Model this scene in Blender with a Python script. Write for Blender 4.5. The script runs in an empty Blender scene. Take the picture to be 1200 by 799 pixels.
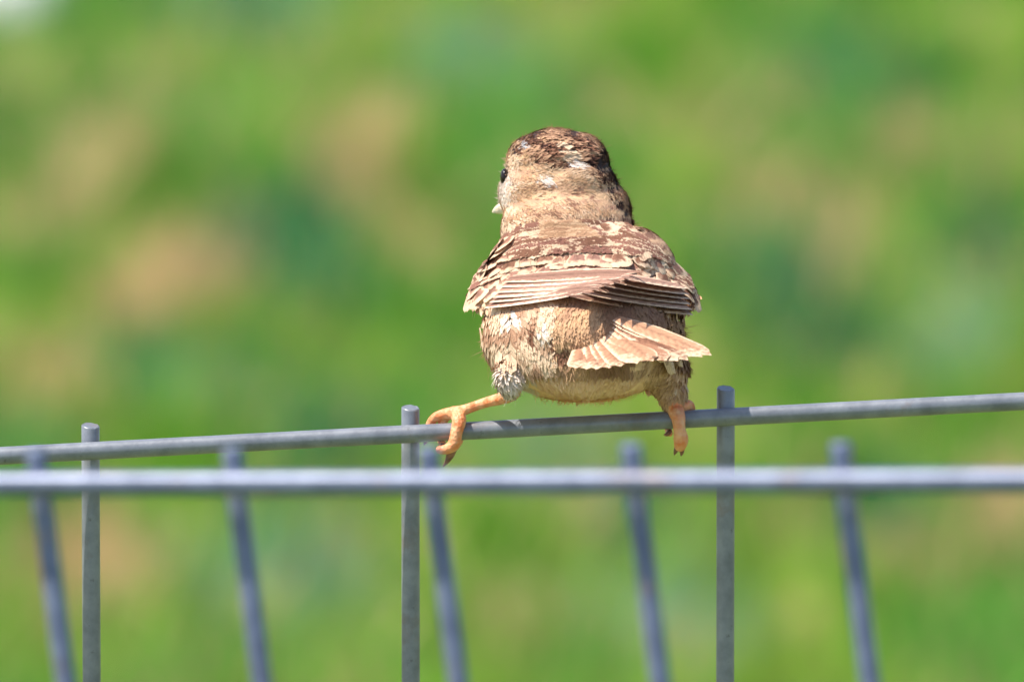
import bpy, bmesh, math, random
import numpy as np
from mathutils import Vector, Matrix, noise
from mathutils.bvhtree import BVHTree
random.seed(7); np.random.seed(7)
sc = bpy.context.scene
col = sc.collection

# ------------------------------------------------------------------ camera
DIST, PITCH = 4.5, math.radians(10)
S = 0.036 / 0.6 * DIST / 1200.0            # metres per photo pixel at the bird
FW = Vector((0, math.cos(PITCH), -math.sin(PITCH)))
UP = Vector((0, math.sin(PITCH), math.cos(PITCH)))
RT = Vector((1, 0, 0))
O = Vector((0, 0, 1.17))
CAM = O - FW * DIST
cd = bpy.data.cameras.new("camera"); cam = bpy.data.objects.new("camera", cd); col.objects.link(cam)
cam.location = CAM; cam.rotation_euler = (math.pi/2 - PITCH, 0, 0)
cd.lens = 600; cd.sensor_width = 36; cd.clip_start = 0.1; cd.clip_end = 2000
cd.dof.use_dof = True; cd.dof.focus_distance = DIST - 0.010; cd.dof.aperture_fstop = 20.0
sc.camera = cam

# ------------------------------------------------------------------ light
sun_dir = Vector((-0.46, -0.05, 0.87)).normalized()
el = math.asin(sun_dir.z); az = math.atan2(sun_dir.x, sun_dir.y)
w = bpy.data.worlds.new("World"); sc.world = w; w.use_nodes = True
nt = w.node_tree
sky = nt.nodes.new("ShaderNodeTexSky"); sky.sky_type = 'NISHITA'; sky.sun_disc = False
sky.sun_elevation = el; sky.sun_rotation = az
nt.links.new(sky.outputs[0], nt.nodes["Background"].inputs[0]); nt.nodes["Background"].inputs[1].default_value = 0.15
sd = bpy.data.lights.new("sun", 'SUN'); sd.energy = 4.6; sd.angle = math.radians(0.5); sd.color = (1, .955, .89)
so = bpy.data.objects.new("sun", sd); col.objects.link(so); so.location = (0, 0, 8)
so.rotation_euler = sun_dir.to_track_quat('Z', 'Y').to_euler()
vs = sc.view_settings; sc.display_settings.display_device = 'sRGB'
vs.view_transform = 'Standard'; vs.look = 'None'; vs.gamma = 1; vs.exposure = 0.6
sc.render.engine = 'CYCLES'; sc.cycles.use_denoising = True; sc.cycles.max_bounces = 6

# ------------------------------------------------------------------ helpers
def B(x, y, d=0.0):
    """photo pixel and depth (in pixels, away from the camera) to a place in the world"""
    k = 1 + d * S / DIST
    return O + RT * ((x - 600) * S * k) - UP * ((y - 399.5) * S * k) + FW * (d * S)
def G(x, y):
    """where the line of sight of a photo pixel meets the ground"""
    r = FW * DIST + RT * ((x - 600) * S) - UP * ((y - 399.5) * S)
    return CAM + r * (-CAM.z / r.z)
def lin(r, g, b, k=1.0):
    f = lambda c: ((c/255 + .055)/1.055)**2.4 if c > 10 else c/255/12.92
    return (f(r)*k, f(g)*k, f(b)*k, 1.0)
def mixc(a, b, t): t = max(0, min(1, t)); return tuple(a[i]*(1-t) + b[i]*t for i in range(3)) + (1.0,)
def sst(a, b, x):
    t = max(0, min(1, (x-a)/(b-a))); return t*t*(3-2*t)
def link(name, me, parent=None, mat=None, smooth=True):
    o = bpy.data.objects.new(name, me); col.objects.link(o)
    if parent: o.parent = parent
    if mat and not me.materials: me.materials.append(mat)
    if smooth: me.polygons.foreach_set('use_smooth', [True]*len(me.polygons))
    return o
def tag(o, label=None, cat=None, group=None, kind=None):
    if label: o['label'] = label
    if cat: o['category'] = cat
    if group: o['group'] = group
    if kind: o['kind'] = kind
def empty(name, loc):
    o = bpy.data.objects.new(name, None); col.objects.link(o); o.location = loc; o.empty_display_size = .02
    return o

class Nodes:
    def __init__(s, name):
        s.m = bpy.data.materials.new(name); s.m.use_nodes = True; s.t = s.m.node_tree
        s.p = s.t.nodes["Principled BSDF"]; s.out = s.t.nodes["Material Output"]
    def n(s, typ, ins=None, **kw):
        nd = s.t.nodes.new(typ)
        for k, v in kw.items(): setattr(nd, k, v)
        for k, v in (ins or {}).items():
            if isinstance(v, bpy.types.NodeSocket): s.t.links.new(v, nd.inputs[k])
            else: nd.inputs[k].default_value = v
        return nd
    def math(s, op, a, b=0.0, c=0.0):
        return s.n('ShaderNodeMath', {0: a, 1: b, 2: c}, operation=op).outputs[0]
    def mix(s, f, a, b):
        nd = s.t.nodes.new('ShaderNodeMix'); nd.data_type = 'RGBA'
        for i, v in ((0, f), (6, a), (7, b)):
            if isinstance(v, bpy.types.NodeSocket): s.t.links.new(v, nd.inputs[i])
            else: nd.inputs[i].default_value = v
        return nd.outputs[2]
    def ramp(s, f, stops):
        nd = s.t.nodes.new('ShaderNodeValToRGB'); s.t.links.new(f, nd.inputs[0])
        e = nd.color_ramp.elements
        while len(e) < len(stops): e.new(.5)
        for el_, (p, c) in zip(e, stops): el_.position = p; el_.color = c
        return nd.outputs[0]
    def noise(s, scale, detail=3, vec=None, rough=.5):
        ins = {'Scale': scale, 'Detail': detail, 'Roughness': rough}
        if vec: ins['Vector'] = vec
        return s.n('ShaderNodeTexNoise', ins).outputs[0]
    def set(s, **kw):
        for k, v in kw.items():
            k = k.replace('_', ' ')
            if isinstance(v, bpy.types.NodeSocket): s.t.links.new(v, s.p.inputs[k])
            else: s.p.inputs[k].default_value = v
    def bump(s, h, strength, dist):
        b = s.n('ShaderNodeBump', {'Height': h, 'Strength': strength, 'Distance': dist})
        s.t.links.new(b.outputs[0], s.p.inputs['Normal'])

def feather_material():
    N = Nodes('feather')
    uv = N.n('ShaderNodeUVMap').outputs[0]
    sp = N.n('ShaderNodeSeparateXYZ', {0: uv})
    u, v = sp.outputs[0], sp.outputs[1]
    a = N.math('ABSOLUTE', N.math('MULTIPLY_ADD', u, 2.0, -1.0))
    obj = N.n('ShaderNodeTexCoord').outputs['Object']
    nz = N.noise(650, 3, obj, .6)
    m = N.math('MAXIMUM', a, N.math('MULTIPLY', v, 1.06))
    m = N.math('ADD', m, N.math('MULTIPLY_ADD', nz, .7, -.35))
    ew = N.n('ShaderNodeAttribute', attribute_name='Edge').outputs['Alpha']
    mr = N.n('ShaderNodeMapRange', {0: m, 1: ew, 2: N.math('ADD', ew, .30)}, interpolation_type='SMOOTHSTEP').outputs[0]
    c1 = N.n('ShaderNodeAttribute', attribute_name='Col').outputs['Color']
    c2 = N.n('ShaderNodeAttribute', attribute_name='Edge').outputs['Color']
    shaft = N.n('ShaderNodeMapRange', {0: N.math('ADD', a, N.math('MULTIPLY', nz, .3)), 1: .12, 2: .5, 3: .68, 4: 1.0}).outputs[0]
    c1 = N.n('ShaderNodeHueSaturation', {'Value': shaft, 'Color': c1}).outputs[0]
    base = N.mix(mr, c1, c2)
    # barbs running out from the shaft, and the pale shaft itself
    ph = N.math('MULTIPLY_ADD', a, -14.0, N.math('MULTIPLY', v, 95.0))
    barb = N.math('SINE', N.math('ADD', ph, N.math('MULTIPLY', nz, 9.0)))
    f = N.math('MULTIPLY_ADD', barb, .5, .5)
    fine = N.noise(2600, 2, obj)
    val = N.math('ADD', N.math('MULTIPLY', f, .16), N.math('MULTIPLY_ADD', fine, .36, .74))
    hs = N.n('ShaderNodeHueSaturation', {'Value': val, 'Color': base}).outputs[0]
    N.set(Base_Color=hs, Roughness=.78)
    N.p.inputs['Sheen Weight'].default_value = .0
    N.p.inputs['Sheen Roughness'].default_value = .5
    N.p.inputs['Specular IOR Level'].default_value = .12
    N.bump(N.math('ADD', f, fine), .4, .0003)
    tr = N.n('ShaderNodeBsdfTranslucent', {'Color': hs})
    mx = N.n('ShaderNodeMixShader', {0: .12, 1: N.p.outputs[0], 2: tr.outputs[0]})
    N.t.links.new(mx.outputs[0], N.out.inputs[0])
    return N.m
M_FEATHER = feather_material()

def steel(name, c1, c2, rust=.0):
    N = Nodes(name); obj = N.n('ShaderNodeTexCoord').outputs['Object']
    a = N.noise(160, 4, obj, .6); b = N.noise(1100, 3, obj, .7)
    base = N.mix(N.n('ShaderNodeMapRange', {0: a, 1: .35, 2: .65}).outputs[0], c1, c2)
    dark = N.n('ShaderNodeMapRange', {0: N.noise(420, 5, obj, .7), 1: .62, 2: .72}).outputs[0]
    base = N.mix(N.math('MULTIPLY', dark, .55), base, lin(66, 58, 54))
    drt = N.n('ShaderNodeMapRange', {0: N.noise(55, 5, obj, .7), 1: .56, 2: .7}).outputs[0]
    base = N.mix(N.math('MULTIPLY', drt, .6), base, lin(122, 102, 90))
    N.set(Base_Color=base, Roughness=N.math('MULTIPLY_ADD', b, .25, .25), Metallic=.2)
    N.bump(b, .2, .0003)
    return N.m
M_STEEL = steel('galvanised_steel', lin(114, 116, 121), lin(138, 140, 144))
M_STEEL2 = steel('weathered_galvanised_steel', lin(90, 98, 120), lin(114, 122, 143))

def skin_mat(name, c1, c2):
    N = Nodes(name); obj = N.n('ShaderNodeTexCoord').outputs['Object']
    n = N.noise(380, 3, obj)
    vo = N.n('ShaderNodeTexVoronoi', {'Scale': 900.0, 'Vector': obj}).outputs['Distance']
    N.set(Base_Color=N.mix(N.n('ShaderNodeMapRange', {0: n, 1: .35, 2: .65}).outputs[0], c1, c2), Roughness=.5)
    N.p.inputs['Subsurface Weight'].default_value = .15
    N.p.inputs['Subsurface Scale'].default_value = .001
    N.bump(vo, .45, .0005)
    return N.m
M_LEG = skin_mat('leg_skin', lin(228, 132, 78), lin(240, 178, 128))
M_CLAW = skin_mat('claw_horn', lin(112, 74, 58), lin(160, 110, 88))
M_BEAK = skin_mat('beak_horn', lin(225, 200, 170), lin(240, 222, 200))
def plain(name, c, rough):
    N = Nodes(name); N.set(Base_Color=c, Roughness=rough); N.p.inputs['Specular IOR Level'].default_value = .3
    N.bump(N.noise(300, 2), .1, .0005); return N.m
M_EYE = plain('eye', (.012, .007, .005, 1), .2)

# ------------------------------------------------------------------ ground
ground_spots = [  # photo x, y, radius x (px), radius y (px), kind
    (430,195,62,48,'t'),(425,255,50,40,'t'),(490,320,34,40,'t'),(130,215,45,45,'t'),(60,285,60,38,'t'),(215,350,70,50,'t'),(150,390,50,30,'t'),
    (820,185,80,32,'s'),(740,165,40,30,'s'),(905,262,36,32,'t'),(1052,212,34,32,'t'),(1003,285,36,32,'t'),(985,340,34,34,'t'),(1170,215,50,40,'s'),(920,170,50,35,'s'),(670,20,50,40,'s'),
    (1170,625,45,45,'t'),(1070,700,60,40,'t'),(70,470,60,30,'t'),(380,640,40,40,'s'),(700,640,40,60,'s'),(180,130,60,40,'s'),(30,150,60,40,'s'),(1180,680,40,40,'t'),(110,700,80,50,'t'),(600,760,90,30,'s'),(930,640,50,40,'s'),
    (330,325,85,60,'d'),(400,370,60,50,'d'),(290,290,40,30,'d'),(900,370,90,70,'d'),(1150,340,70,50,'d'),(980,430,80,50,'d'),(150,450,50,40,'d'),(740,640,60,50,'d'),(350,560,90,80,'d'),(1020,620,60,60,'d'),(30,560,60,50,'d'),(1000,120,90,50,'d'),(300,40,110,40,'b'),
    (1130,410,50,50,'b'),(230,480,50,35,'b'),(650,560,80,50,'b'),(330,700,120,70,'b'),(560,100,90,60,'b'),(800,760,90,60,'b'),(1090,450,40,40,'b'),
    (590,655,62,50,'g'),(30,250,40,34,'g'),(880,15,80,38,'g'),(500,415,70,45,'g'),(930,515,70,40,'g'),(490,240,42,38,'g'),(1140,110,50,40,'g'),(1120,520,60,40,'g'),(1060,740,60,40,'g'),(250,560,90,40,'g'),(760,110,60,50,'g'),(960,600,60,40,'g'),(540,330,30,80,'g'),(180,240,50,30,'g')]
spots = []
for (x, y, rx, ry, k) in ground_spots:
    c = G(x, y); e = G(x+rx, y); f = G(x, y-ry)
    spots.append((c.x, c.y, abs(e.x-c.x), abs(f.y-c.y), k))
SP = np.array([[a, b, c, d] for a, b, c, d, _ in spots]); SK = np.array([k for *_, k in spots])

def ground_mesh():
    # fine in the meadow behind the fence, coarse out to the horizon
    xs = np.concatenate([[-900,-300,-90,-30,-10], np.linspace(-4, 4, 81), [10,30,90,300,900]])
    ys = np.concatenate([[-300,-90,-30,-12,-6], np.linspace(-2, 14, 161), [20,40,90,300,1500]])
    V = [(x, y, 0.012*noise.noise(Vector((x*1.7, y*1.7, 0))) + .006*noise.noise(Vector((x*7, y*7, 3))) if abs(x) < 5 and -3 < y < 15 else 0) for y in ys for x in xs]
    nx = len(xs)
    F = [(j*nx+i, j*nx+i+1, (j+1)*nx+i+1, (j+1)*nx+i) for j in range(len(ys)-1) for i in range(nx-1)]
    me = bpy.data.meshes.new('ground'); me.from_pydata(V, [], F); return me
def ground_mat():
    N = Nodes('turf_soil'); P = N.n('ShaderNodeNewGeometry').outputs['Position']
    a = N.noise(1.3, 4, P); b = N.noise(14, 5, P, .65); c = N.noise(120, 4, P, .7)
    g = N.ramp(b, [(.3, lin(84, 104, 50)), (.5, lin(128, 142, 76)), (.62, lin(160, 152, 98)), (.75, lin(190, 166, 124))])
    g = N.mix(N.math('MULTIPLY', a, .5), g, lin(96, 136, 52))
    g = N.mix(N.n('ShaderNodeMapRange', {0: c, 1: .4, 2: .7}).outputs[0], g, lin(98, 96, 56))
    N.set(Base_Color=g, Roughness=.95); N.bump(c, .8, .01)
    return N.m
go = link('ground', ground_mesh(), mat=ground_mat()); tag(go, 'grassy meadow ground with dry tan patches behind the fence', kind='structure')

def blade_mat():
    N = Nodes('grass_blade')
    c = N.n('ShaderNodeAttribute', attribute_name='Col').outputs['Color']
    N.set(Base_Color=c, Roughness=.55)
    N.p.inputs['Specular IOR Level'].default_value = .3
    tr = N.n('ShaderNodeBsdfTranslucent', {'Color': c})
    mx = N.n('ShaderNodeMixShader', {0: .35, 1: N.p.outputs[0], 2: tr.outputs[0]})
    N.t.links.new(mx.outputs[0], N.out.inputs[0])
    return N.m
def grass():
    n1, n2 = 170000, 60000
    x = np.concatenate([np.random.uniform(-.95, .95, n1), np.random.uniform(-3.6, 3.6, n2)])
    y = np.concatenate([np.random.uniform(3.6, 9.8, n1), np.random.uniform(-1.6, 13.6, n2)])
    n = n1 + n2
    cl = np.random.randint(0, 5000, n)                         # loose tufts
    cx = np.random.uniform(-3.6, 3.6, 5000); cy = np.random.uniform(-1.6, 13.6, 5000)
    pal = {'n1': lin(150, 186, 62), 'n2': lin(98, 164, 58), 't': lin(224, 186, 134), 's': lin(224, 186, 134), 'd': lin(44, 128, 82), 'b': lin(124, 172, 134), 'g': lin(80, 150, 6)}
    pal = {k: np.array(v[:3]) for k, v in pal.items()}
    nz = np.array([noise.noise(Vector((float(a)*2.6, float(b)*.9, 1.3))) + 1.1*noise.noise(Vector((float(a)*13, float(b)*3.2, 4.3))) for a, b in zip(x, y)])
    t = np.clip(.5 + nz*1.1 + np.random.normal(0, .25, n), 0, 1)[:, None]
    c = pal['n1']*(1-t) + pal['n2']*t
    for (sx, sy, rx, ry), k in zip(SP, SK):
        d = ((x-sx)/rx)**2 + ((y-sy)/ry)**2
        p = np.exp(-d**1.5) * {'t': .92, 's': .4, 'd': .8, 'b': .75, 'g': .9}[k]
        m = np.random.rand(n) < p
        c[m] = pal[k]
    dry = np.random.rand(n) < .09
    c[dry] = pal['t']*.8
    c *= np.random.uniform(.72, 1.25, n)[:, None]
    nf = np.array([noise.noise(Vector((float(a)*30, float(b)*7, 9.3))) for a, b in zip(x, y)])
    c = np.clip(c * (1 + .42*nf[:, None]), 0, .9)
    tan_ = (nf > .36) & (np.random.rand(n) < .35); c[tan_] = pal['t']
    h = np.random.uniform(.018, .05, n)*(1+.3*nz); wd = np.random.uniform(.0012, .0026, n); wd[n1:] *= 1.7
    ang = np.random.uniform(0, 2*np.pi, n); lean = np.random.uniform(.1, .9, n)*h
    la = np.random.uniform(0, 2*np.pi, n)
    dx, dy = np.cos(ang)*wd, np.sin(ang)*wd; lx, ly = np.cos(la)*lean, np.sin(la)*lean
    V = np.zeros((n, 5, 3))
    V[:, 0] = np.stack([x-dx, y-dy, np.full(n, -.012)], 1); V[:, 1] = np.stack([x+dx, y+dy, np.full(n, -.012)], 1)
    V[:, 2] = np.stack([x-dx*.8+lx*.35, y-dy*.8+ly*.35, h*.6], 1); V[:, 3] = np.stack([x+dx*.8+lx*.35, y+dy*.8+ly*.35, h*.6], 1)
    V[:, 4] = np.stack([x+lx, y+ly, h], 1)
    tri = np.array([[0,1,3],[0,3,2],[2,3,4]]); F = (np.arange(n)[:, None, None]*5 + tri[None]).reshape(-1)
    me = bpy.data.meshes.new('grass'); me.vertices.add(n*5); me.vertices.foreach_set('co', V.reshape(-1))
    me.loops.add(len(F)); me.loops.foreach_set('vertex_index', F.astype(np.int32))
    me.polygons.add(len(F)//3); me.polygons.foreach_set('loop_start', np.arange(0, len(F), 3, dtype=np.int32))
    me.polygons.foreach_set('loop_total', np.full(len(F)//3, 3, dtype=np.int32)); me.update(calc_edges=True)
    at = me.color_attributes.new('Col', 'FLOAT_COLOR', 'POINT')
    C = np.ones((n, 5, 4)); C[:, :, :3] = np.repeat(c[:, None], 5, 1); at.data.foreach_set('color', C.reshape(-1))
    o = link('grass', me, mat=blade_mat(), smooth=False); tag(o, 'short meadow grass with dry straw and weeds', 'grass', kind='stuff')
grass()

def stone():
    bm = bmesh.new(); bmesh.ops.create_icosphere(bm, subdivisions=4, radius=1)
    for v in bm.verts:
        p = v.co.copy(); k = 1 + .22*noise.noise(p*1.3) + .07*noise.noise(p*4)
        v.co = Vector((p.x*.036*k, p.y*.03*k, p.z*.024*k))
        if v.co.z < -.012: v.co.z = -.012
    me = bpy.data.meshes.new('stone'); bm.to_mesh(me); bm.free()
    N = Nodes('pale_limestone'); N.set(Base_Color=N.ramp(N.noise(60, 5), [(.3, lin(205, 200, 190)), (.7, lin(244, 242, 236))]), Roughness=.85)
    N.bump(N.noise(200, 4), .5, .002)
    o = link('stone', me, mat=N.m); c = G(8, 42); o.location = (c.x, c.y, .022); o.scale = (1.25, 1.25, 1.4)
    tag(o, 'whitish stone lying in the blurred grass at the top left corner', 'stone')
stone()

# ------------------------------------------------------------------ fences
def wire_mesh(name, pts, r, seg=20, jag=True):
    bm = bmesh.new(); rings = []
    n = len(pts)
    for i, p in enumerate(pts):
        t = (pts[min(i+1, n-1)] - pts[max(i-1, 0)]).normalized()
        a = t.cross(Vector((0, 1, 0.01))).normalized(); b = t.cross(a)
        k = 1 + .02*noise.noise(p*180)
        rr = []
        for s in range(seg):
            th = 2*math.pi*s/seg; q = p + (a*math.cos(th) + b*math.sin(th))*r*k
            if jag and i == n-1: q += t*(math.cos(th+1)*r*.18 + random.uniform(-.04, .04)*r)
            rr.append(bm.verts.new(q))
        rings.append(rr)
    for i in range(n-1):
        for s in range(seg):
            bm.faces.new((rings[i][s], rings[i][(s+1) % seg], rings[i+1][(s+1) % seg], rings[i+1][s]))
    e0 = bm.faces.new(rings[0]); e1 = bm.faces.new(rings[-1])
    bmesh.ops.bevel(bm, geom=list(e1.edges), offset=r*.12, segments=1, affect='EDGES')
    bmesh.ops.recalc_face_normals(bm, faces=bm.faces)
    me = bpy.data.meshes.new(name); bm.to_mesh(me); bm.free()
    for p in me.polygons: p.use_smooth = len(p.vertices) <= 4
    return me
def line(a, b, n): return [a.lerp(b, i/n) for i in range(n+1)]
def rail_y(x): return 534 + (470-534)*x/1200.0

def fence_back():
    f = empty('wire_fence', B(600, rail_y(600), 0)*1.0); f.location.z = 0
    tag(f, 'sharp grey welded wire fence whose sloping top wire the bird grips', 'fence')
    def add(name, pts, r):
        me = wire_mesh(name, [p - f.location for p in pts], r); return link(name, me, f, M_STEEL, smooth=False)
    a, b = B(-1500, rail_y(-1500), 0), B(2700, rail_y(2700), 0)
    for k in range(6):
        off = Vector((0, 0, -.2*k))
        add('horizontal_wire', line(a+off, b+off, 120), 10.6*S)
    for i in range(-4, 6):
        x = 106 + 372.5*i
        if i == 1: x = 481
        if i == 2: x = 850.5
        ty = rail_y(x) - {0: 30, 1: 31, 2: 34}.get(i, 31)
        top = B(x, ty, 19); bot = top.copy(); bot.z = -.03; bot.x += .0006 if i < 1 else .0001
        add('vertical_wire', line(bot, top, 60), 10.7*S)
    return f
fence_back()

def fence_front():
    f = empty('wire_fence', B(600, 566, -1060)); f.location.z = 0
    tag(f, 'out of focus bluish wire fence standing closest, with leaning upright wires', 'fence')
    def dep(x): return -2500 - .3*x
    def add(name, pts, r):
        me = wire_mesh(name, [p - f.location for p in pts], r, 16); return link(name, me, f, M_STEEL2, smooth=False)
    a, b = B(-900, 570.5, dep(-900)), B(2100, 560.5, dep(2100))
    for k in range(6):
        off = Vector((.03*k, -.02*k, -.2*k)); add('horizontal_wire', line(a+off, b+off, 60), 12.6*S)
    tops = {-2: -425, -1: -192, 0: 40, 1: 270, 2: 500, 3: 737, 4: 983, 5: 1236, 6: 1496}
    for i, x in tops.items():
        d = dep(x) + 24
        base = [B(x+2, 528-i*2.2, d), B(x+6, 566, d), B(x+12, 610, d), B(x+24, 700, d-4), B(x+37.5, 805, d-10)]
        pts = []
        for j in range(4): pts += line(base[j], base[j+1], 6)[:-1]
        pts.append(base[-1])
        dr = (base[-1]-base[-2]).normalized(); 
        steps = int(pts[-1].z/.05/abs(dr.z)) + 1
        for _ in range(steps): pts.append(pts[-1] + dr*.05)
        add('vertical_wire', list(reversed(pts)), 10.8*S)
fence_front()

# ------------------------------------------------------------------ bird
# the bird is modelled in units of photo pixels: x to the right, y up, z away from the camera
def q(x, y, d): return Vector((x-700, 350-y, d))
def wpt(v): return B(v.x+700, 350-v.y, v.z)
BIRD = empty('small_bird', B(665, 500, 0))
tag(BIRD, 'streaky brown sparrow-like bird seen from behind, straddling the top fence wire', 'bird')
RO = BIRD.location.copy()
def remesh(bm, voxel, smooth, it_name='tmp'):
    me = bpy.data.meshes.new(it_name); bm.to_mesh(me); bm.free()
    o = bpy.data.objects.new(it_name, me); col.objects.link(o)
    r = o.modifiers.new('r', 'REMESH'); r.mode = 'VOXEL'; r.voxel_size = voxel
    if smooth: s_ = o.modifiers.new('s', 'SMOOTH'); s_.iterations = smooth; s_.factor = .5
    dg = bpy.context.evaluated_depsgraph_get()
    out = bpy.data.meshes.new_from_object(o.evaluated_get(dg))
    bpy.data.objects.remove(o); bpy.data.meshes.remove(me)
    return out
def ell(bm, c, r, tilt=0, roll=0, yaw=0):
    m = Matrix.Translation(q(*c)) @ Matrix.Rotation(math.radians(roll), 4, 'Z') @ Matrix.Rotation(math.radians(yaw), 4, 'Y') @ Matrix.Rotation(math.radians(-tilt), 4, 'X') @ Matrix.Diagonal((r[0], r[1], r[2], 1))
    bmesh.ops.create_icosphere(bm, subdivisions=5, radius=1, matrix=m)
bm = bmesh.new()
ell(bm, (686,378,0), (103,76,160), 22)                 # torso
ell(bm, (684,400,-15), (118,71,108), 5)                 # belly
ell(bm, (651,203,125), (58,53,64), 0)                   # head
ell(bm, (650,226,118), (66,50,62), 0)
ell(bm, (673,192,120), (41,38,50), 0)
ell(bm, (628,190,122), (35,33,50), 0)
ell(bm, (668,248,110), (72,52,62), 10)
ell(bm, (667,222,112), (57,48,58), 0)
ell(bm, (664,272,100), (78,62,75), 20)                  # neck
ell(bm, (674,308,60), (90,48,100), 22)                 # upper back
ell(bm, (608,324,25), (64,16,76), 20, 25, 4)
ell(bm, (610,308,45), (42,24,60), 20, 38, 0)            # folded wings on the sides
ell(bm, (757,325,25), (66,16,76), 20, -25, -4)
ell(bm, (752,302,45), (46,26,60), 20, -38, 0)
ell(bm, (700,388,-90), (84,40,72), 10)                  # rump
ell(bm, (688,432,-80), (66,28,70), 0)                   # under the tail
ell(bm, (617,422,8), (36,26,30), 0, -30)                # thighs
ell(bm, (597,444,-84), (17,19,21), 0)
ell(bm, (776,432,8), (30,34,34), 0, 20)
ell(bm, (788,458,4), (18,27,18), 0, 5)
body_px = remesh(bm, 3.0, 12, 'body')
nV = len(body_px.vertices); co = np.zeros(nV*3); body_px.vertices.foreach_get('co', co); co = co.reshape(-1, 3)
body_faces = [tuple(p.vertices) for p in body_px.polygons]
BVH = BVHTree.FromPolygons([Vector(c) for c in co], body_faces)
def hit(x, y, dflt=0):
    o = q(x, y, -900); h = BVH.ray_cast(o, Vector((0, 0, 1)))
    if h[0] is None:
        n_ = BVH.find_nearest(q(x, y, dflt)); h = (Vector((o.x, o.y, n_[0].z)), n_[1])
    return h[0], h[1]

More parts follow.
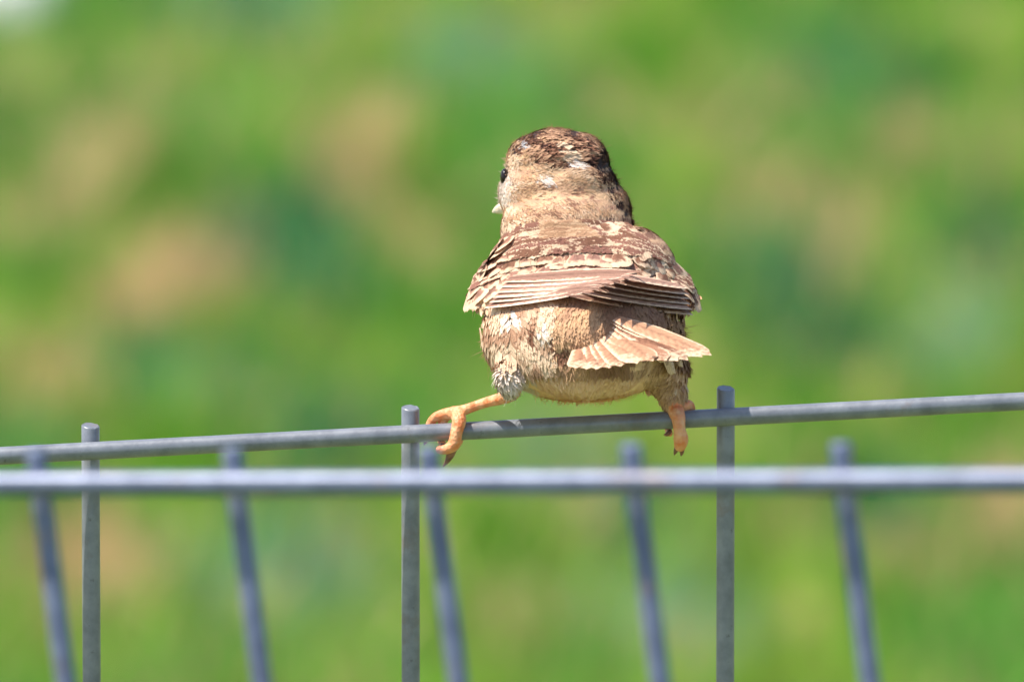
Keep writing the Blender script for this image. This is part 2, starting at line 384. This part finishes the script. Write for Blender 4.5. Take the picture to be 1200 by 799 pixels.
# plumage colours, as they are on the bird, apart from the rump's painted shade
CR = dict(buff=lin(220,176,134), pale=lin(234,202,168), white=lin(240,222,206), brown=lin(140,98,76), dark=lin(52,32,28), mid=lin(186,142,112),
          mauve=lin(166,122,104), cream=lin(255,210,168), grey=lin(170,140,120), edge=lin(224,188,154))
def blob(x, y, cx, cy, rx, ry): return math.exp(-(((x-cx)/rx)**2 + ((y-cy)/ry)**2))
def wob(p, k, s=0): return noise.noise(Vector((p.x*k+s, p.y*k, p.z*k)))
def plume(p, n):
    """centre and edge colour of the small feather at p"""
    x0, y0 = p.x+700, 350-p.y
    x, y = x0 + 6*wob(p, .06), y0 + 4*wob(p, .06, 9)
    r = random.random(); nx = wob(p, .03, 2)
    if y < 300 and n.z < .6:                         # head and neck
        # streaks follow the lie of the feathers, so they are drawn out sideways as seen from behind
        s1 = noise.noise(Vector((x0*.032, y0*.15, 5.1)))*1.2 + .5*noise.noise(Vector((x0*.09, y0*.3, 1.7)))
        c = mixc(CR['buff'], CR['mid'], .4 + .35*sst(225,250,y0) + s1*2.0); e = mixc(CR['pale'], CR['buff'], .5+s1)
        crown = sst(206, 188, y + (x-650)*-.12) * sst(598, 612, x)
        c = mixc(c, CR['brown'], crown*(.6+s1)); e = mixc(e, CR['mid'], crown*.9)
        if crown*s1 > .22: c = CR['dark']; e = CR['brown']
        side = sst(706, 722, x - (y-200)*.40)*sst(272,262,y0)
        c = mixc(c, CR['brown'], side*.55); e = mixc(e, CR['mid'], side*.8)
        s2 = noise.noise(Vector(((x0-y0*.6)*.13, y0*.05, 2.2)))
        if side > .3 and s2 > .05: c = CR['dark']; e = CR['brown']
        sp = noise.noise(Vector((x0*.09, y0*.16, 8.8)))
        if y > 214 and x > 600 and sp > .30: c = CR['brown']; e = CR['mid']
        k = max(blob(x,y,700,180,14,7), blob(x,y,690,186,17,4), blob(x,y,705,194,11,6), blob(x,y,712,206,5,8), blob(x,y,716,222,5,5), blob(x,y,726,240,4,9), blob(x,y,734,250,5,6), blob(x,y,706,211,6,3))
        if k > .42+r*.2: c = CR['dark']; e = mixc(CR['dark'], CR['brown'], .4)
        k = max(blob(x,y,621,163,11,5), blob(x,y,603,178,6,6), blob(x,y,632,156,12,3), blob(x,y,668,156,14,3), blob(x,y,638,184,9,3), blob(x,y,650,196,14,2.5), blob(x,y,622,190,5,4))
        if k > .42+r*.2: c = CR['dark']; e = CR['brown']
        k = max(blob(x,y,661,178,14,9), blob(x,y,655,170,9,5))
        if k > .4+r*.15: c = CR['pale']; e = CR['pale']
        k = max(blob(x,y,673,192,10,7), blob(x,y,637,212,12,9)*.8)
        if k > .4+r*.2: c = CR['white']; e = CR['white']
        k = blob(x,y,611,171,6,4)
        if k > .4: c = e = lin(196,190,188)
        ck = sst(614, 598, x)*sst(180, 188, y)
        c = mixc(c, CR['pale'], ck*.8); e = mixc(e, CR['white'], ck*.4)
        k = blob(x,y,607,236,9,16)*.8 + blob(x,y,598,255,6,5)
        if r < k: c = CR['mid']; e = CR['buff']
        if x0 < 594 and 192 < y0 < 243: c = e = CR['white']
    elif y < 352 and n.y > 0:
        s1 = noise.noise(Vector((x0*.07, y0*.2, 5.1)))
        c, e = mixc(CR['mauve'], CR['mid'], .4+s1*2), CR['edge']
        if s1 > .2: c = CR['brown']
    else:                                            # rump, flanks and belly
        s1 = noise.noise(Vector((x0*.075+y0*.02, y0*.06, 3.3))) + .5*noise.noise(Vector((x0*.16, y0*.12, 7.3)))
        belly = sst(424, 440, y)
        c = mixc(mixc(CR['mid'], CR['buff'], .5+s1*1.6), CR['cream'], belly); e = mixc(CR['buff'], CR['cream'], belly)
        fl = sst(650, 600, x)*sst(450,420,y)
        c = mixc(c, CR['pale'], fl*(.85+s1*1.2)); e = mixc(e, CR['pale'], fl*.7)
        if s1 > .33 and belly < .5: c = CR['brown']; e = CR['mid']
        k = max(blob(x,y,598,372,9,9), blob(x,y,637,388,5,14), blob(x,y,606,402,8,6), blob(x,y,600,446,18,18))
        if k > .45+.2*r: c = CR['white']; e = CR['pale']
        k = max(blob(x,y,663,410,9,9), blob(x,y,648,402,4,12), blob(x,y,625,404,4,18), blob(x,y,612,384,3,12))
        if k > .45+.2*r: c = CR['brown']; e = CR['mid']
        if x0 > 762 and y0 > 436: c = mixc(CR['mid'], CR['buff'], r); e = CR['buff']
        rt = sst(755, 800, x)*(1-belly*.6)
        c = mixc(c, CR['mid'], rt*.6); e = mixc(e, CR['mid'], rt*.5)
    if math.hypot(x0-600, y0-447) < 23 and x0 < 620: c = mixc(CR['pale'], CR['white'], .5); e = CR['white']
    k = .94 + .12*random.random()
    return tuple(v*k for v in c[:3])+(1,), tuple(v*(k*.5+.5) for v in e[:3])+(1,)

class FB:
    """collects feathers into one mesh"""
    PROF = {'round': ((0,.45),(.2,.8),(.45,1),(.7,.98),(.87,.74),(.96,.42),(1,.1)),
            'long': ((0,.5),(.15,.8),(.4,1),(.65,1),(.86,.92),(.96,.68),(1,.3)),
            'tiny': ((0,.4),(.4,1),(.75,.8),(1,.12)),
            'wisp': ((0,.5),(.5,.6),(1,.05)),
            'prim': ((0,.6),(.2,.9),(.5,1),(.72,.85),(.88,.5),(1,.06))}
    def __init__(s): s.V=[]; s.F=[]; s.U=[]; s.C=[]; s.E=[]
    def add(s, root, tip, nrm, width, c, e, prof='round', cols=5, camber=.18, sag=.0, side=0.0, rough=0.0, ew=.58, vs=1.0):
        e = tuple(e[:3])+(ew,)
        ax = tip-root; L = ax.length
        if L < 1e-4: return
        ax /= L; sd_ = ax.cross(nrm)
        if sd_.length < 1e-3: return
        sd_.normalize(); up = sd_.cross(ax).normalized()
        b0 = len(s.V); P = s.PROF[prof]
        for t, wv in P:
            for j in range(cols):
                u = j/(cols-1)*2-1
                jt = rough*random.uniform(-1, 1)*(1 if t > .6 else .4)
                p = root + ax*(L*(t - .06*abs(u)*(t > .3) + jt*.08)) + sd_*(u*width*.5*wv*(1+jt) + side*math.sin(t*math.pi*.5)*L) \
                    - up*(camber*width*u*u*wv) - up*(sag*L*t*t)
                s.V.append(p); s.U.append((u*.5+.5, t*vs)); s.C.append(c); s.E.append(e)
        for i in range(len(P)-1):
            for j in range(cols-1):
                a = b0+i*cols+j; s.F.append((a, a+1, a+cols+1, a+cols))
    def build(s, name, parent, mat=M_FEATHER, off=None):
        off = off or RO
        me = bpy.data.meshes.new(name); me.from_pydata([wpt(v)-off for v in s.V], [], s.F)
        uv = me.uv_layers.new(name='UVMap'); li = np.zeros(len(me.loops), dtype=np.int32); me.loops.foreach_get('vertex_index', li)
        uv.data.foreach_set('uv', np.array(s.U)[li].reshape(-1))
        for nm, arr in (('Col', s.C), ('Edge', s.E)):
            me.color_attributes.new(nm, 'FLOAT_COLOR', 'POINT').data.foreach_set('color', np.array(arr).reshape(-1))
        return link(name, me, parent, mat)

# the body itself
def build_body():
    me = bpy.data.meshes.new('body'); me.from_pydata([wpt(Vector(c))-RO for c in co], [], body_faces)
    nrm = [v.normal for v in body_px.vertices]
    C = [plume(Vector(c), n)[0] for c, n in zip(co, nrm)]
    me.color_attributes.new('Col', 'FLOAT_COLOR', 'POINT').data.foreach_set('color', np.array(C).reshape(-1))
    N = Nodes('downy_skin'); c = N.n('ShaderNodeAttribute', attribute_name='Col').outputs['Color']
    N.set(Base_Color=c, Roughness=.9); N.bump(N.noise(1500, 3, N.n('ShaderNodeTexCoord').outputs['Object']), .6, .0006)
    return link('body', me, BIRD, N.m)
build_body()

BEAK = q(596, 240, 190)
def flow(p, n):
    head = (p-BEAK).normalized(); axis = Vector((.03, -.40, -.91))
    py = 350-p.y; k = sst(250, 300, py)
    f = head.lerp(axis, k)
    if py > 400: f = f + Vector((.0, -.25, 0)) - Vector((0, .6, -.5))*sst(400, 432, py)
    x = p.x+700
    if math.hypot(x-600, py-446) < 26 or (x > 762 and py > 430): f = Vector((.12, -1, .1))
    f = f - n*f.dot(n)
    return f.normalized() if f.length > .05 else Vector((0, -1, 0))
def build_plumage():
    fb = FB(); wis = FB()
    body_px.calc_loop_triangles()
    tri = [tuple(t.vertices) for t in body_px.loop_triangles]
    A = co[np.array(tri)]; ar = np.linalg.norm(np.cross(A[:,1]-A[:,0], A[:,2]-A[:,0]), axis=1); pr = ar/ar.sum()
    pick = np.random.choice(len(tri), 62000, p=pr)
    for k in pick:
        a, b = random.random(), random.random()
        if a+b > 1: a, b = 1-a, 1-b
        T_ = A[k]; p = Vector(T_[0] + (T_[1]-T_[0])*a + (T_[2]-T_[0])*b)
        nn = Vector(np.cross(T_[1]-T_[0], T_[2]-T_[0])).normalized()
        py = 350-p.y; x = p.x+700
        if 300 < py < 350 and nn.y > .15: continue       # under the mantle and wing feathers
        shoulder = 256 < py < 352 and abs(x-668) > 74 and nn.y > -.3
        f = flow(p, nn)
        cu = Vector((noise.noise(p*.03), noise.noise(p*.03+Vector((9,0,0))), noise.noise(p*.03+Vector((0,9,0)))))*.9
        f = f + cu + Vector((random.gauss(0,.10), random.gauss(0,.10), random.gauss(0,.10))); f = (f-nn*f.dot(nn)).normalized()
        head = py < 262
        L = random.uniform(8, 14) if head else random.uniform(13, 25)
        if py > 425: L *= .8
        c, e = plume(p, nn)
        if shoulder:
            v = noise.noise(Vector((x*.05, py*.16, 2))); L = min(L, random.uniform(7, 12))
            c = CR['edge'] if abs(v) < .1 else mixc(lin(160,112,94), CR['brown'], .3+v*1.6); e = c
        g = random.random()
        cc = mixc(c, e, .0 if g < .6 else .8)
        fb.add(p - nn*.6, p + f*L + nn*L*random.uniform(.0, .06 if head else .025), nn, random.uniform(2.2, 3.8) if head else random.uniform(3.5, 7.5), cc, mixc(cc, e, .4), 'tiny', 2 if g < .7 else 3, .1, .03, random.uniform(-.1, .1), .1)
        if not shoulder and random.random() < .2:
            q2 = p + f*L*.3; f2 = (f + Vector((random.gauss(0,.25), random.gauss(0,.25), random.gauss(0,.25)))).normalized()
            wis.add(q2, q2 + f2*L*.9 + nn*L*random.uniform(.03, .2), nn, 1.2, e, e, 'wisp', 2, 0)
    o = fb.build('body_feathers', BIRD); o['kind'] = 'stuff'
    o = wis.build('downy_wisps', BIRD); o['kind'] = 'stuff'
build_plumage()

# mantle: rows of scalloped feathers, each its own part
def spl(P, t):
    """polyline through control points"""
    n = len(P)-1; s = max(0, min(n-1e-6, t*n)); i = int(s); f = s-i
    p0, p1, p2, p3 = P[max(i-1,0)], P[i], P[i+1], P[min(i+2, n)]
    return tuple(.5*((2*b)+(-a+c)*f+(2*a-5*b+4*c-d)*f*f+(-a+3*b-3*c+d)*f*f*f) for a, b, c, d in zip(p0, p1, p2, p3))
TOPC = [(592,280),(618,266),(660,262),(700,262),(738,268)]
MIDC = [(558,326),(606,304),(680,298),(764,302),(806,326)]
LOWC = [(548,360),(600,347),(680,338),(762,343),(816,358)]
def hood(s, t):
    a, b, c = spl(TOPC, s), spl(MIDC, s), spl(LOWC, s)
    if t < .5: k = t*2; return (a[0]*(1-k)+b[0]*k, a[1]*(1-k)+b[1]*k)
    k = t*2-1; return (b[0]*(1-k)+c[0]*k, b[1]*(1-k)+c[1]*k)
def on_hood(s, t, lift):
    x, y = hood(s, t); p, n = hit(x, y, 20)
    return p + n*lift, n
def scallop(s, t, s2, t2, width, parent, name, c, e, l0=2, l1=7, side=0):
    a, n1 = on_hood(s, t, l0); b, n2 = on_hood(s2, t2, l1)
    fb = FB(); n = (n1+n2).normalized(); 
    if (b-a).length > 75: b = a + (b-a).normalized()*75
    fb.add(a, b, n, width, c, e, 'round', 5, .10, .03, side, .22, random.uniform(.42,.62))
    return fb.build(name, parent)
rows = 12
for r_ in range(rows):
    t = 0.02 + .70*r_/(rows-1) + random.uniform(-.015, .015)
    cnt = 11 + (r_ % 2) + r_//3
    for i in range(cnt):
        s = (i + .5*(r_ % 2) + random.uniform(-.38, .38)+.2)/cnt
        if not .05 < s < .985: continue
        if t > .62 and (s < .32 or s > .68): continue
        k = random.uniform(.8, 1.2)
        c = mixc(CR['mauve'], CR['brown'], random.random()**2)
        if .35 < s < .6 and t < .25: c = mixc(c, CR['buff'], .6)
        e = mixc(CR['edge'], CR['pale'], random.random())
        scallop(s, t, s + (s-.5)*.22 + random.uniform(-.02, .02), t+random.uniform(.13,.24), random.uniform(19, 33), BIRD, 'back_feather',
                tuple(v*k for v in c[:3])+(1,), e, 1.5, random.uniform(2.5, 5.5), random.uniform(-.16, .16))

# wings: coverts at the side and long flight feathers crossing over the rump
def build_wing(left):
    W = empty('wing', (0,0,0)); W.parent = BIRD
    W['label'] = 'left wing, fully sunlit, tip lying over the other wing' if left else 'right wing, its outer edge in shade'
    def X(x): return x if left else 1366-x
    def L3(pts): return [q(*p) for p in pts]
    # flight feathers: base at the flank, tip near the tail, stacked one above another
    N_ = 6
    for i in range(N_):
        f = i/(N_-1)
        if left:
            root = (574+22*f, 356-30*f, -30+4*f); tip = (700+58*f+random.uniform(-6,6), 338-20*f, -140+10*f)
        else:
            root = (806-8*f, 364-30*f, -26+4*f); tip = (664+random.uniform(-3,3)+66*f, 345-22*f, -128+6*f)
        a, b = q(*root), q(*tip)
        xm = (root[0]+tip[0])/2
        # keep the feather on top of the back
        need = 0
        for g in range(1, 9):
            m_ = a.lerp(b, g/9); h, n = hit(m_.x+700, 350-m_.y, 0)
            if 350-m_.y < 350: need = max(need, m_.z - (h.z-7))
        a.z -= min(need, 60) + 3; b.z -= min(need, 60) + (28 if left else 66)
        nrm = Vector((-.25 if left else .25, 1.0, -.42)).normalized()
        fb = FB(); k = random.uniform(.85, 1.15)
        c = mixc(lin(174,134,114), lin(136,98,80), random.random()); e = mixc(CR['edge'], CR['white'], random.random()*.5)
        fb.add(a, b, nrm, random.uniform(30, 36), tuple(v*k for v in c[:3])+(1,), e, 'prim', 5, .04, .02, (.04 if left else -.04), .02, random.uniform(.48,.62), .5)
        fb.build('flight_feather', W)
    # coverts over the bases of the flight feathers
    for r_ in range(4):
        t = .34 + .155*r_
        for i in range(5):
            s = .035 + i*.075 + (r_ % 2)*.035
            if t > .6 and s > .25: continue
            if not left: s = 1-s
            c = mixc(CR['mauve'], CR['brown'], random.random()); k = random.uniform(.85, 1.2)
            e = mixc(CR['edge'], CR['pale'], random.random())
            ds = (.03 if left else -.03)*(r_ > 1)
            scallop(s, t, s+ds, min(1.02, t+random.uniform(.16,.27)), random.uniform(22, 32), W, 'wing_covert', tuple(v*k for v in c[:3])+(1,), e, 3, random.uniform(5,9), random.uniform(-.15,.15))
    # outermost coverts, hanging over the flank
    for i in range(9):
        f = i/8
        x0, y0, x1, y1 = (560+22*f, 330-4*f, 542+38*f, 367-7*f) if left else (806-22*f, 332-4*f, 819-31*f, 367-6*f)
        a, n1 = hit(x0, y0, 20); b = q(x1, y1, a.z-34-10*f); a = a + n1*3
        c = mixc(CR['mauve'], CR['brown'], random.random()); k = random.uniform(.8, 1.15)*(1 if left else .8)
        fb = FB(); fb.add(a, b, Vector((-.5 if left else .5, .7, -.6)), random.uniform(15, 20), tuple(v*k for v in c[:3])+(1,), CR['edge'], 'round', 5, .15, .0, random.uniform(-.1,.1), .1)
        fb.build('wing_covert', W)
    # tertials: the broad feathers fanned over the fold
    for i in range(4):
        f = i/3
        if left: a, b = q(600+20*f, 331-8*f, 0), q(690+34*f, 326-9*f, 0)
        else: a, b = q(778-16*f, 334-8*f, 0), q(706-8*f, 331-9*f, 0)
        for v in (a, b):
            h, n = hit(v.x+700, 350-v.y, 0); v.z = h.z-13-2*i
        fb = FB(); fb.add(a, b, Vector((0, 1, -.5)).normalized(), 30, mixc(CR['mauve'], CR['mid'], random.random()), CR['edge'], 'long', 5, .05, .02, 0, .05)
        fb.build('tertial_feather', W)
build_wing(False); build_wing(True)
# fine loose barbs over the back, breaking up the feather edges
bf = FB()
for _ in range(11000):
    s_, t_ = random.uniform(.03, .99), random.uniform(-.03, .72)
    if t_ > .5 and .2 < s_ < .8: continue
    a, n1 = on_hood(s_, t_, 4); b, n2 = on_hood(s_+(s_-.5)*.08+random.uniform(-.008,.008), t_+random.uniform(.02,.045), 5.2)
    if (b-a).length > 30: b = a+(b-a).normalized()*30
    v = noise.noise(Vector((s_*26, t_*34, 2)))
    arc = t_ - .35*(s_-.5)**2; v = noise.noise(Vector((s_*8, arc*14, 2))) + .25*noise.noise(Vector((s_*20, arc*30, 5)))
    c = mixc(lin(160,112,94), CR['brown'], .3+v*1.6)
    if abs(v) < .07: c = CR['pale']
    elif abs(v) < .12: c = CR['edge']
    elif random.random() < .05: c = CR['edge']
    if .36 < s_ < .62 and t_ < .25: c = mixc(c, CR['buff'], .6)
    bf.add(a, b, (n1+n2).normalized(), random.uniform(2.4, 4.6), c, c, 'tiny', 2, 0, .04, random.uniform(-.1,.1), .1)
o = bf.build('back_down', BIRD); o['kind'] = 'stuff'
# raised crown feathers
cf = FB()
for _ in range(500):
    x = random.uniform(612, 694); a, n1 = hit(x, 160+abs(x-655)*.25+random.uniform(-5, 22)+max(0,abs(x-655)-35)*.9)
    f = Vector(((x-655)*.006, .5, -.7)); f = (f - n1*f.dot(n1)).normalized()
    c, e = plume(a, n1)
    f = (a-BEAK).normalized(); f = (f-n1*f.dot(n1)).normalized() + Vector((random.gauss(0,.2),random.gauss(0,.1),0))
    cf.add(a, a+f*random.uniform(9,15)+n1*random.uniform(.5,3.2), n1, random.uniform(3,6), c, e, 'tiny', 3, .1, 0, 0, .2)
o = cf.build('crown_feathers', BIRD); o['kind'] = 'stuff'

# tail
T = empty('tail', (0,0,0)); T.parent = BIRD
tips = [(668,434),(676,436),(686,437),(704,436),(722,434),(740,431),(757,429),(774,428),(789,428),(802,427),(813,426),(824,425)]
for i, (x, y) in enumerate(tips):
    f = i/12
    a = q(690+36*f, 394-24*f, -130-26*f); b = q(x, y-1+random.uniform(-.6,.6), -252+34*abs(f-.45)*2)
    fb = FB(); k = random.uniform(.9, 1.12)
    c = mixc(lin(200,150,116), lin(150,104,80), random.random())
    n = Vector((-.12, 1, -.40 + .1*f)).normalized()
    fb.add(a, b, n, random.uniform(31,37), tuple(v*k for v in c[:3])+(1,), mixc(CR['pale'], CR['edge'], random.random()), 'long', 5, .07, -.02, random.uniform(.05,.13), .05, random.uniform(.52,.7), .8)
    fb.build('tail_feather', T)
# soft broad feathers of rump and flank
def rump_path(x, y, ln):
    dx = (672-x)*.24 if x < 672 else (672-x)*.03
    if x < 600: dx = (600-x)*.1
    return min(x+dx*ln/20, 802), y+ln
def rump_colour(x, y):
    sn = noise.noise(Vector((x*.035, y*.05, 11.0))) + .4*noise.noise(Vector((x*.09, y*.1, 4.0)))
    c = mixc(CR['buff'], CR['mid'], .2+sn*1.8)
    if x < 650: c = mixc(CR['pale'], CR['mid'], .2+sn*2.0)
    if blob(x, y, 662, 410, 12, 9) > .4 or blob(x, y, 648, 398, 5, 12) > .5 or blob(x, y, 622, 392, 4, 16) > .5: c = CR['brown']
    if blob(x, y, 598, 372, 10, 10) > .5 or blob(x, y, 637, 386, 6, 13) > .5: c = CR['white']
    if x > 696: c = mixc(c, CR['brown'], .7*sst(696, 712, x))  # dusky right rump, with the wing's shadow painted into its colour
    return c
def on_rump(x, y): return not (x > 800 or (x > 735 and y > 385) or (x < 580 and y > 405) or (x < 575 and y < 358))
for r_ in range(8):
    for i in range(14):
        x = 570 + 18*i + 9*(r_ % 2) + random.uniform(-7, 7); y = 351 + 9*r_ + random.uniform(-4, 4)
        if not on_rump(x, y): continue
        a, n1 = hit(x, y); b, n2 = hit(*rump_path(x, y, random.uniform(17, 28)))
        if (b-a).length > 58: b = a+(b-a).normalized()*58
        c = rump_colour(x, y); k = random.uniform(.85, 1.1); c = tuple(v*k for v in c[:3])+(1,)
        fb = FB(); fb.add(a+n1*3, b+n2*random.uniform(3.5, 5.5), (n1+n2).normalized(), random.uniform(13, 22), c, mixc(c, CR['pale'], random.uniform(.2, .9)), 'long', 5, .10, .03, random.uniform(-.16,.16), .25, random.uniform(.35,.7))
        fb.build('rump_feather', BIRD)
rf = FB()
for _ in range(3400):
    x, y = random.uniform(568, 800), random.uniform(348, 432)
    if not on_rump(x, y): continue
    L = random.uniform(8, 16); a, n1 = hit(x, y); b, n2 = hit(*rump_path(x+random.uniform(-2,2), y, L))
    if (b-a).length > 34: b = a+(b-a).normalized()*34
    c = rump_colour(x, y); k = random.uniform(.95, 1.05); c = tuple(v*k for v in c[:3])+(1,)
    rf.add(a+n1*4, b+n2*random.uniform(5.5, 7.5), (n1+n2).normalized(), random.uniform(3, 7), c, c, 'tiny', 3, .08, .04, random.uniform(-.12,.12), .1)
o = rf.build('rump_down', BIRD); o['kind'] = 'stuff'
# long loose coverts curling over the tail base
arcs = [((604,366),(620,420),.12),((618,368),(640,430),.14),((632,368),(655,432),.16),((644,372),(668,430),.16),((660,382),(690,428),.1),((676,384),(716,424),.05),
        ((640,398),(672,434),.2),((626,400),(650,440),.2),((612,396),(630,446),.2),((700,378),(742,412),.0),((722,376),(760,408),0),((596,380),(606,426),.1),((770,384),(790,428),-.1),((785,380),(796,424),-.1),((752,372),(776,420),-.05)]
for i, (p0, p1, sd_) in enumerate(arcs):
    a, n1 = hit(*p0); b, n2 = hit(*p1)
    if (b-a).length > 95: b = a+(b-a).normalized()*95
    fb = FB(); col_c = [CR['mid'], CR['buff'], CR['brown'], CR['pale'], CR['mid']][i % 5]
    e = CR['pale'] if i in (0,1,3,6) else CR['edge']
    fb.add(a+n1*3, b+n2*7, (n1+n2).normalized(), 19, col_c, e, 'long', 5, .15, 0, sd_, .12)
    fb.build('tail_covert', T)

# eye and beak
def sphere(name, c, r, mat, parent, roty=0):
    bm = bmesh.new(); bmesh.ops.create_uvsphere(bm, u_segments=20, v_segments=14, radius=1)
    for v in bm.verts: v.co = wpt(q(*c) + Matrix.Rotation(roty, 3, 'Y') @ Vector((v.co.x*r[0], v.co.y*r[1], v.co.z*r[2]))) - RO
    bmesh.ops.recalc_face_normals(bm, faces=bm.faces)
    me = bpy.data.meshes.new(name); bm.to_mesh(me); bm.free(); return link(name, me, parent, mat)
# the eye sits on the left side of the head, seen at a slant
h_eye, n_eye = hit(592, 208)
sphere('eye', (591.5, 208, h_eye.z+3), (5.5, 10.5, 9), M_EYE, BIRD)
def tube(bm, pts, rad, seg=12):
    rings = []
    for i, p in enumerate(pts):
        t = (pts[min(i+1, len(pts)-1)] - pts[max(i-1, 0)]).normalized()
        a = t.cross(Vector((.13, .21, 1))).normalized(); b = t.cross(a)
        rings.append([bm.verts.new(p + (a*math.cos(2*math.pi*s/seg) + b*math.sin(2*math.pi*s/seg))*rad[i]) for s in range(seg)])
    for i in range(len(pts)-1):
        for s in range(seg): bm.faces.new((rings[i][s], rings[i][(s+1)%seg], rings[i+1][(s+1)%seg], rings[i+1][s]))
    bm.faces.new(rings[0]); bm.faces.new(rings[-1])
    bmesh.ops.recalc_face_normals(bm, faces=bm.faces)
def smooth_path(P, R, n=5):
    pts, rad = [], []
    m = (len(P)-1)*n
    for i in range(m+1):
        v = spl([tuple(p)+(r,) for p, r in zip(P, R)], i/m); pts.append(q(*v[:3])); rad.append(v[3])
    return pts, rad
bm = bmesh.new()
pts, rad = smooth_path([(606,238,182),(592,243,196),(583,246,204),(577,249,208)], [11,8,5,1.2]); tube(bm, pts, rad)
me = remesh(bm, 1.0, 2, 'beak')
for v in me.vertices: v.co = wpt(v.co)-RO
link('beak', me, BIRD, M_BEAK)

# legs: shank and toes one continuous surface, claws as sub-parts
def leg(name_label, chains, claws, mat):
    bm = bmesh.new()
    for P, R in chains:
        pts, rad = smooth_path(P, R); tube(bm, pts, rad)
        for p, r in ((pts[0], rad[0]), (pts[-1], rad[-1])):
            bmesh.ops.create_icosphere(bm, subdivisions=2, radius=r*.98, matrix=Matrix.Translation(p))
    me = remesh(bm, 1.0, 3, 'leg')
    for v in me.vertices: v.co = wpt(v.co)-RO
    o = link('leg', me, BIRD, mat); o['label'] = name_label
    for P, R in claws:
        bm = bmesh.new(); pts, rad = smooth_path(P, R, 4); tube(bm, pts, rad, 8)
        for v in bm.verts: v.co = wpt(v.co)-RO
        me = bpy.data.meshes.new('claw'); bm.to_mesh(me); bm.free(); link('claw', me, o, M_CLAW)
leg('left leg, orange shank stretched out sideways in the sun',
    [([(602,452,-68),(601,460,-60),(590,466,-36),(568,472,-3),(545,480,-4),(532,484,-4)], [8,9,7.6,6.1,6.3,8.5]),
     ([(536,484,-6),(538,493,-15),(535,506,-19),(532,520,-18),(524,526,-16),(515,527,-13)], [9,8.6,7.4,7.6,6.2,5]),        # hind toe, on the near side of the wire
     ([(532,484,0),(520,485,8),(509,490,14),(503,500,19),(502,512,18)], [8,6.2,5.6,5.2,4.6]),
     ([(532,484,2),(524,487,14),(518,497,19),(517,512,19),(519,524,10)], [7.5,5.8,5.4,5.2,4.4]),
     ([(536,484,4),(540,488,15),(541,500,20),(538,516,18),(532,526,8)], [7.5,5.6,5.2,5,4.2])],
    [([(531,522,-13),(528,532,-9),(524,540,-5),(519,547,-2)], [6,5,3,.6]), ([(502,510,18),(499,517,12),(497,521,4)], [3.8,2.8,.8]),
     ([(519,522,10),(516,528,4),(513,530,-4)], [3.8,3,.8]), ([(532,524,8),(528,530,2),(523,531,-5)], [3.6,2.6,.8])], M_LEG)
leg('right leg, brownish orange and in the shade of the body',
    [([(788,452,4),(790,470,0),(792,482,-2)], [15,12,9.5]),
     ([(792,482,-4),(795,490,-15),(796,502,-18),(798,514,-15),(797,522,-10)], [10,8.6,7.4,9,7.6]),
     ([(794,482,2),(801,476,2),(807,475,6),(810,482,14),(809,496,18)], [8,7,6.6,5.4,4.2]),
     ([(790,482,2),(786,484,12),(783,492,19),(783,502,16),(785,508,6)], [8,5.6,5,4.6,3.8]),
     ([(793,482,4),(795,482,14),(796,492,20),(797,504,16)], [7.5,5.6,5,4])],
    [([(795,522,-8),(792,528,-5),(790,533,0)], [3.8,2.8,.6]), ([(799,523,-7),(799,530,-3),(798,534,2)], [3.6,2.6,.6]),
     ([(785,506,6),(781,509,0),(778,509,-6)], [3.4,2.4,.6])], M_LEG)
# feather tufts round the heels
tf = FB()
def tuft(c, r, n, cols_, d):
    for _ in range(n):
        v = Vector((random.gauss(0,1), random.gauss(0,1), random.gauss(0,1))).normalized()
        p = q(*c) + Vector((v.x*r[0], v.y*r[1], v.z*r[2]))
        f = d - v*d.dot(v)*.95 + Vector((random.gauss(0,.1), random.gauss(0,.1), random.gauss(0,.1))); f.normalize(); f = (f + v*.02).normalized()
        cc = random.choice(cols_)
        tf.add(p, p+f*random.uniform(9, 15), v, 5.2, cc, cc, 'tiny', 3, .1, 0, 0, .3)
tuft((788,456,3), (16,24,16), 420, [CR['mid'], CR['pale'], CR['buff']], Vector((0,-1,-.1)))
o = tf.build('thigh_feathers', BIRD); o['kind'] = 'stuff'
bpy.data.meshes.remove(body_px)
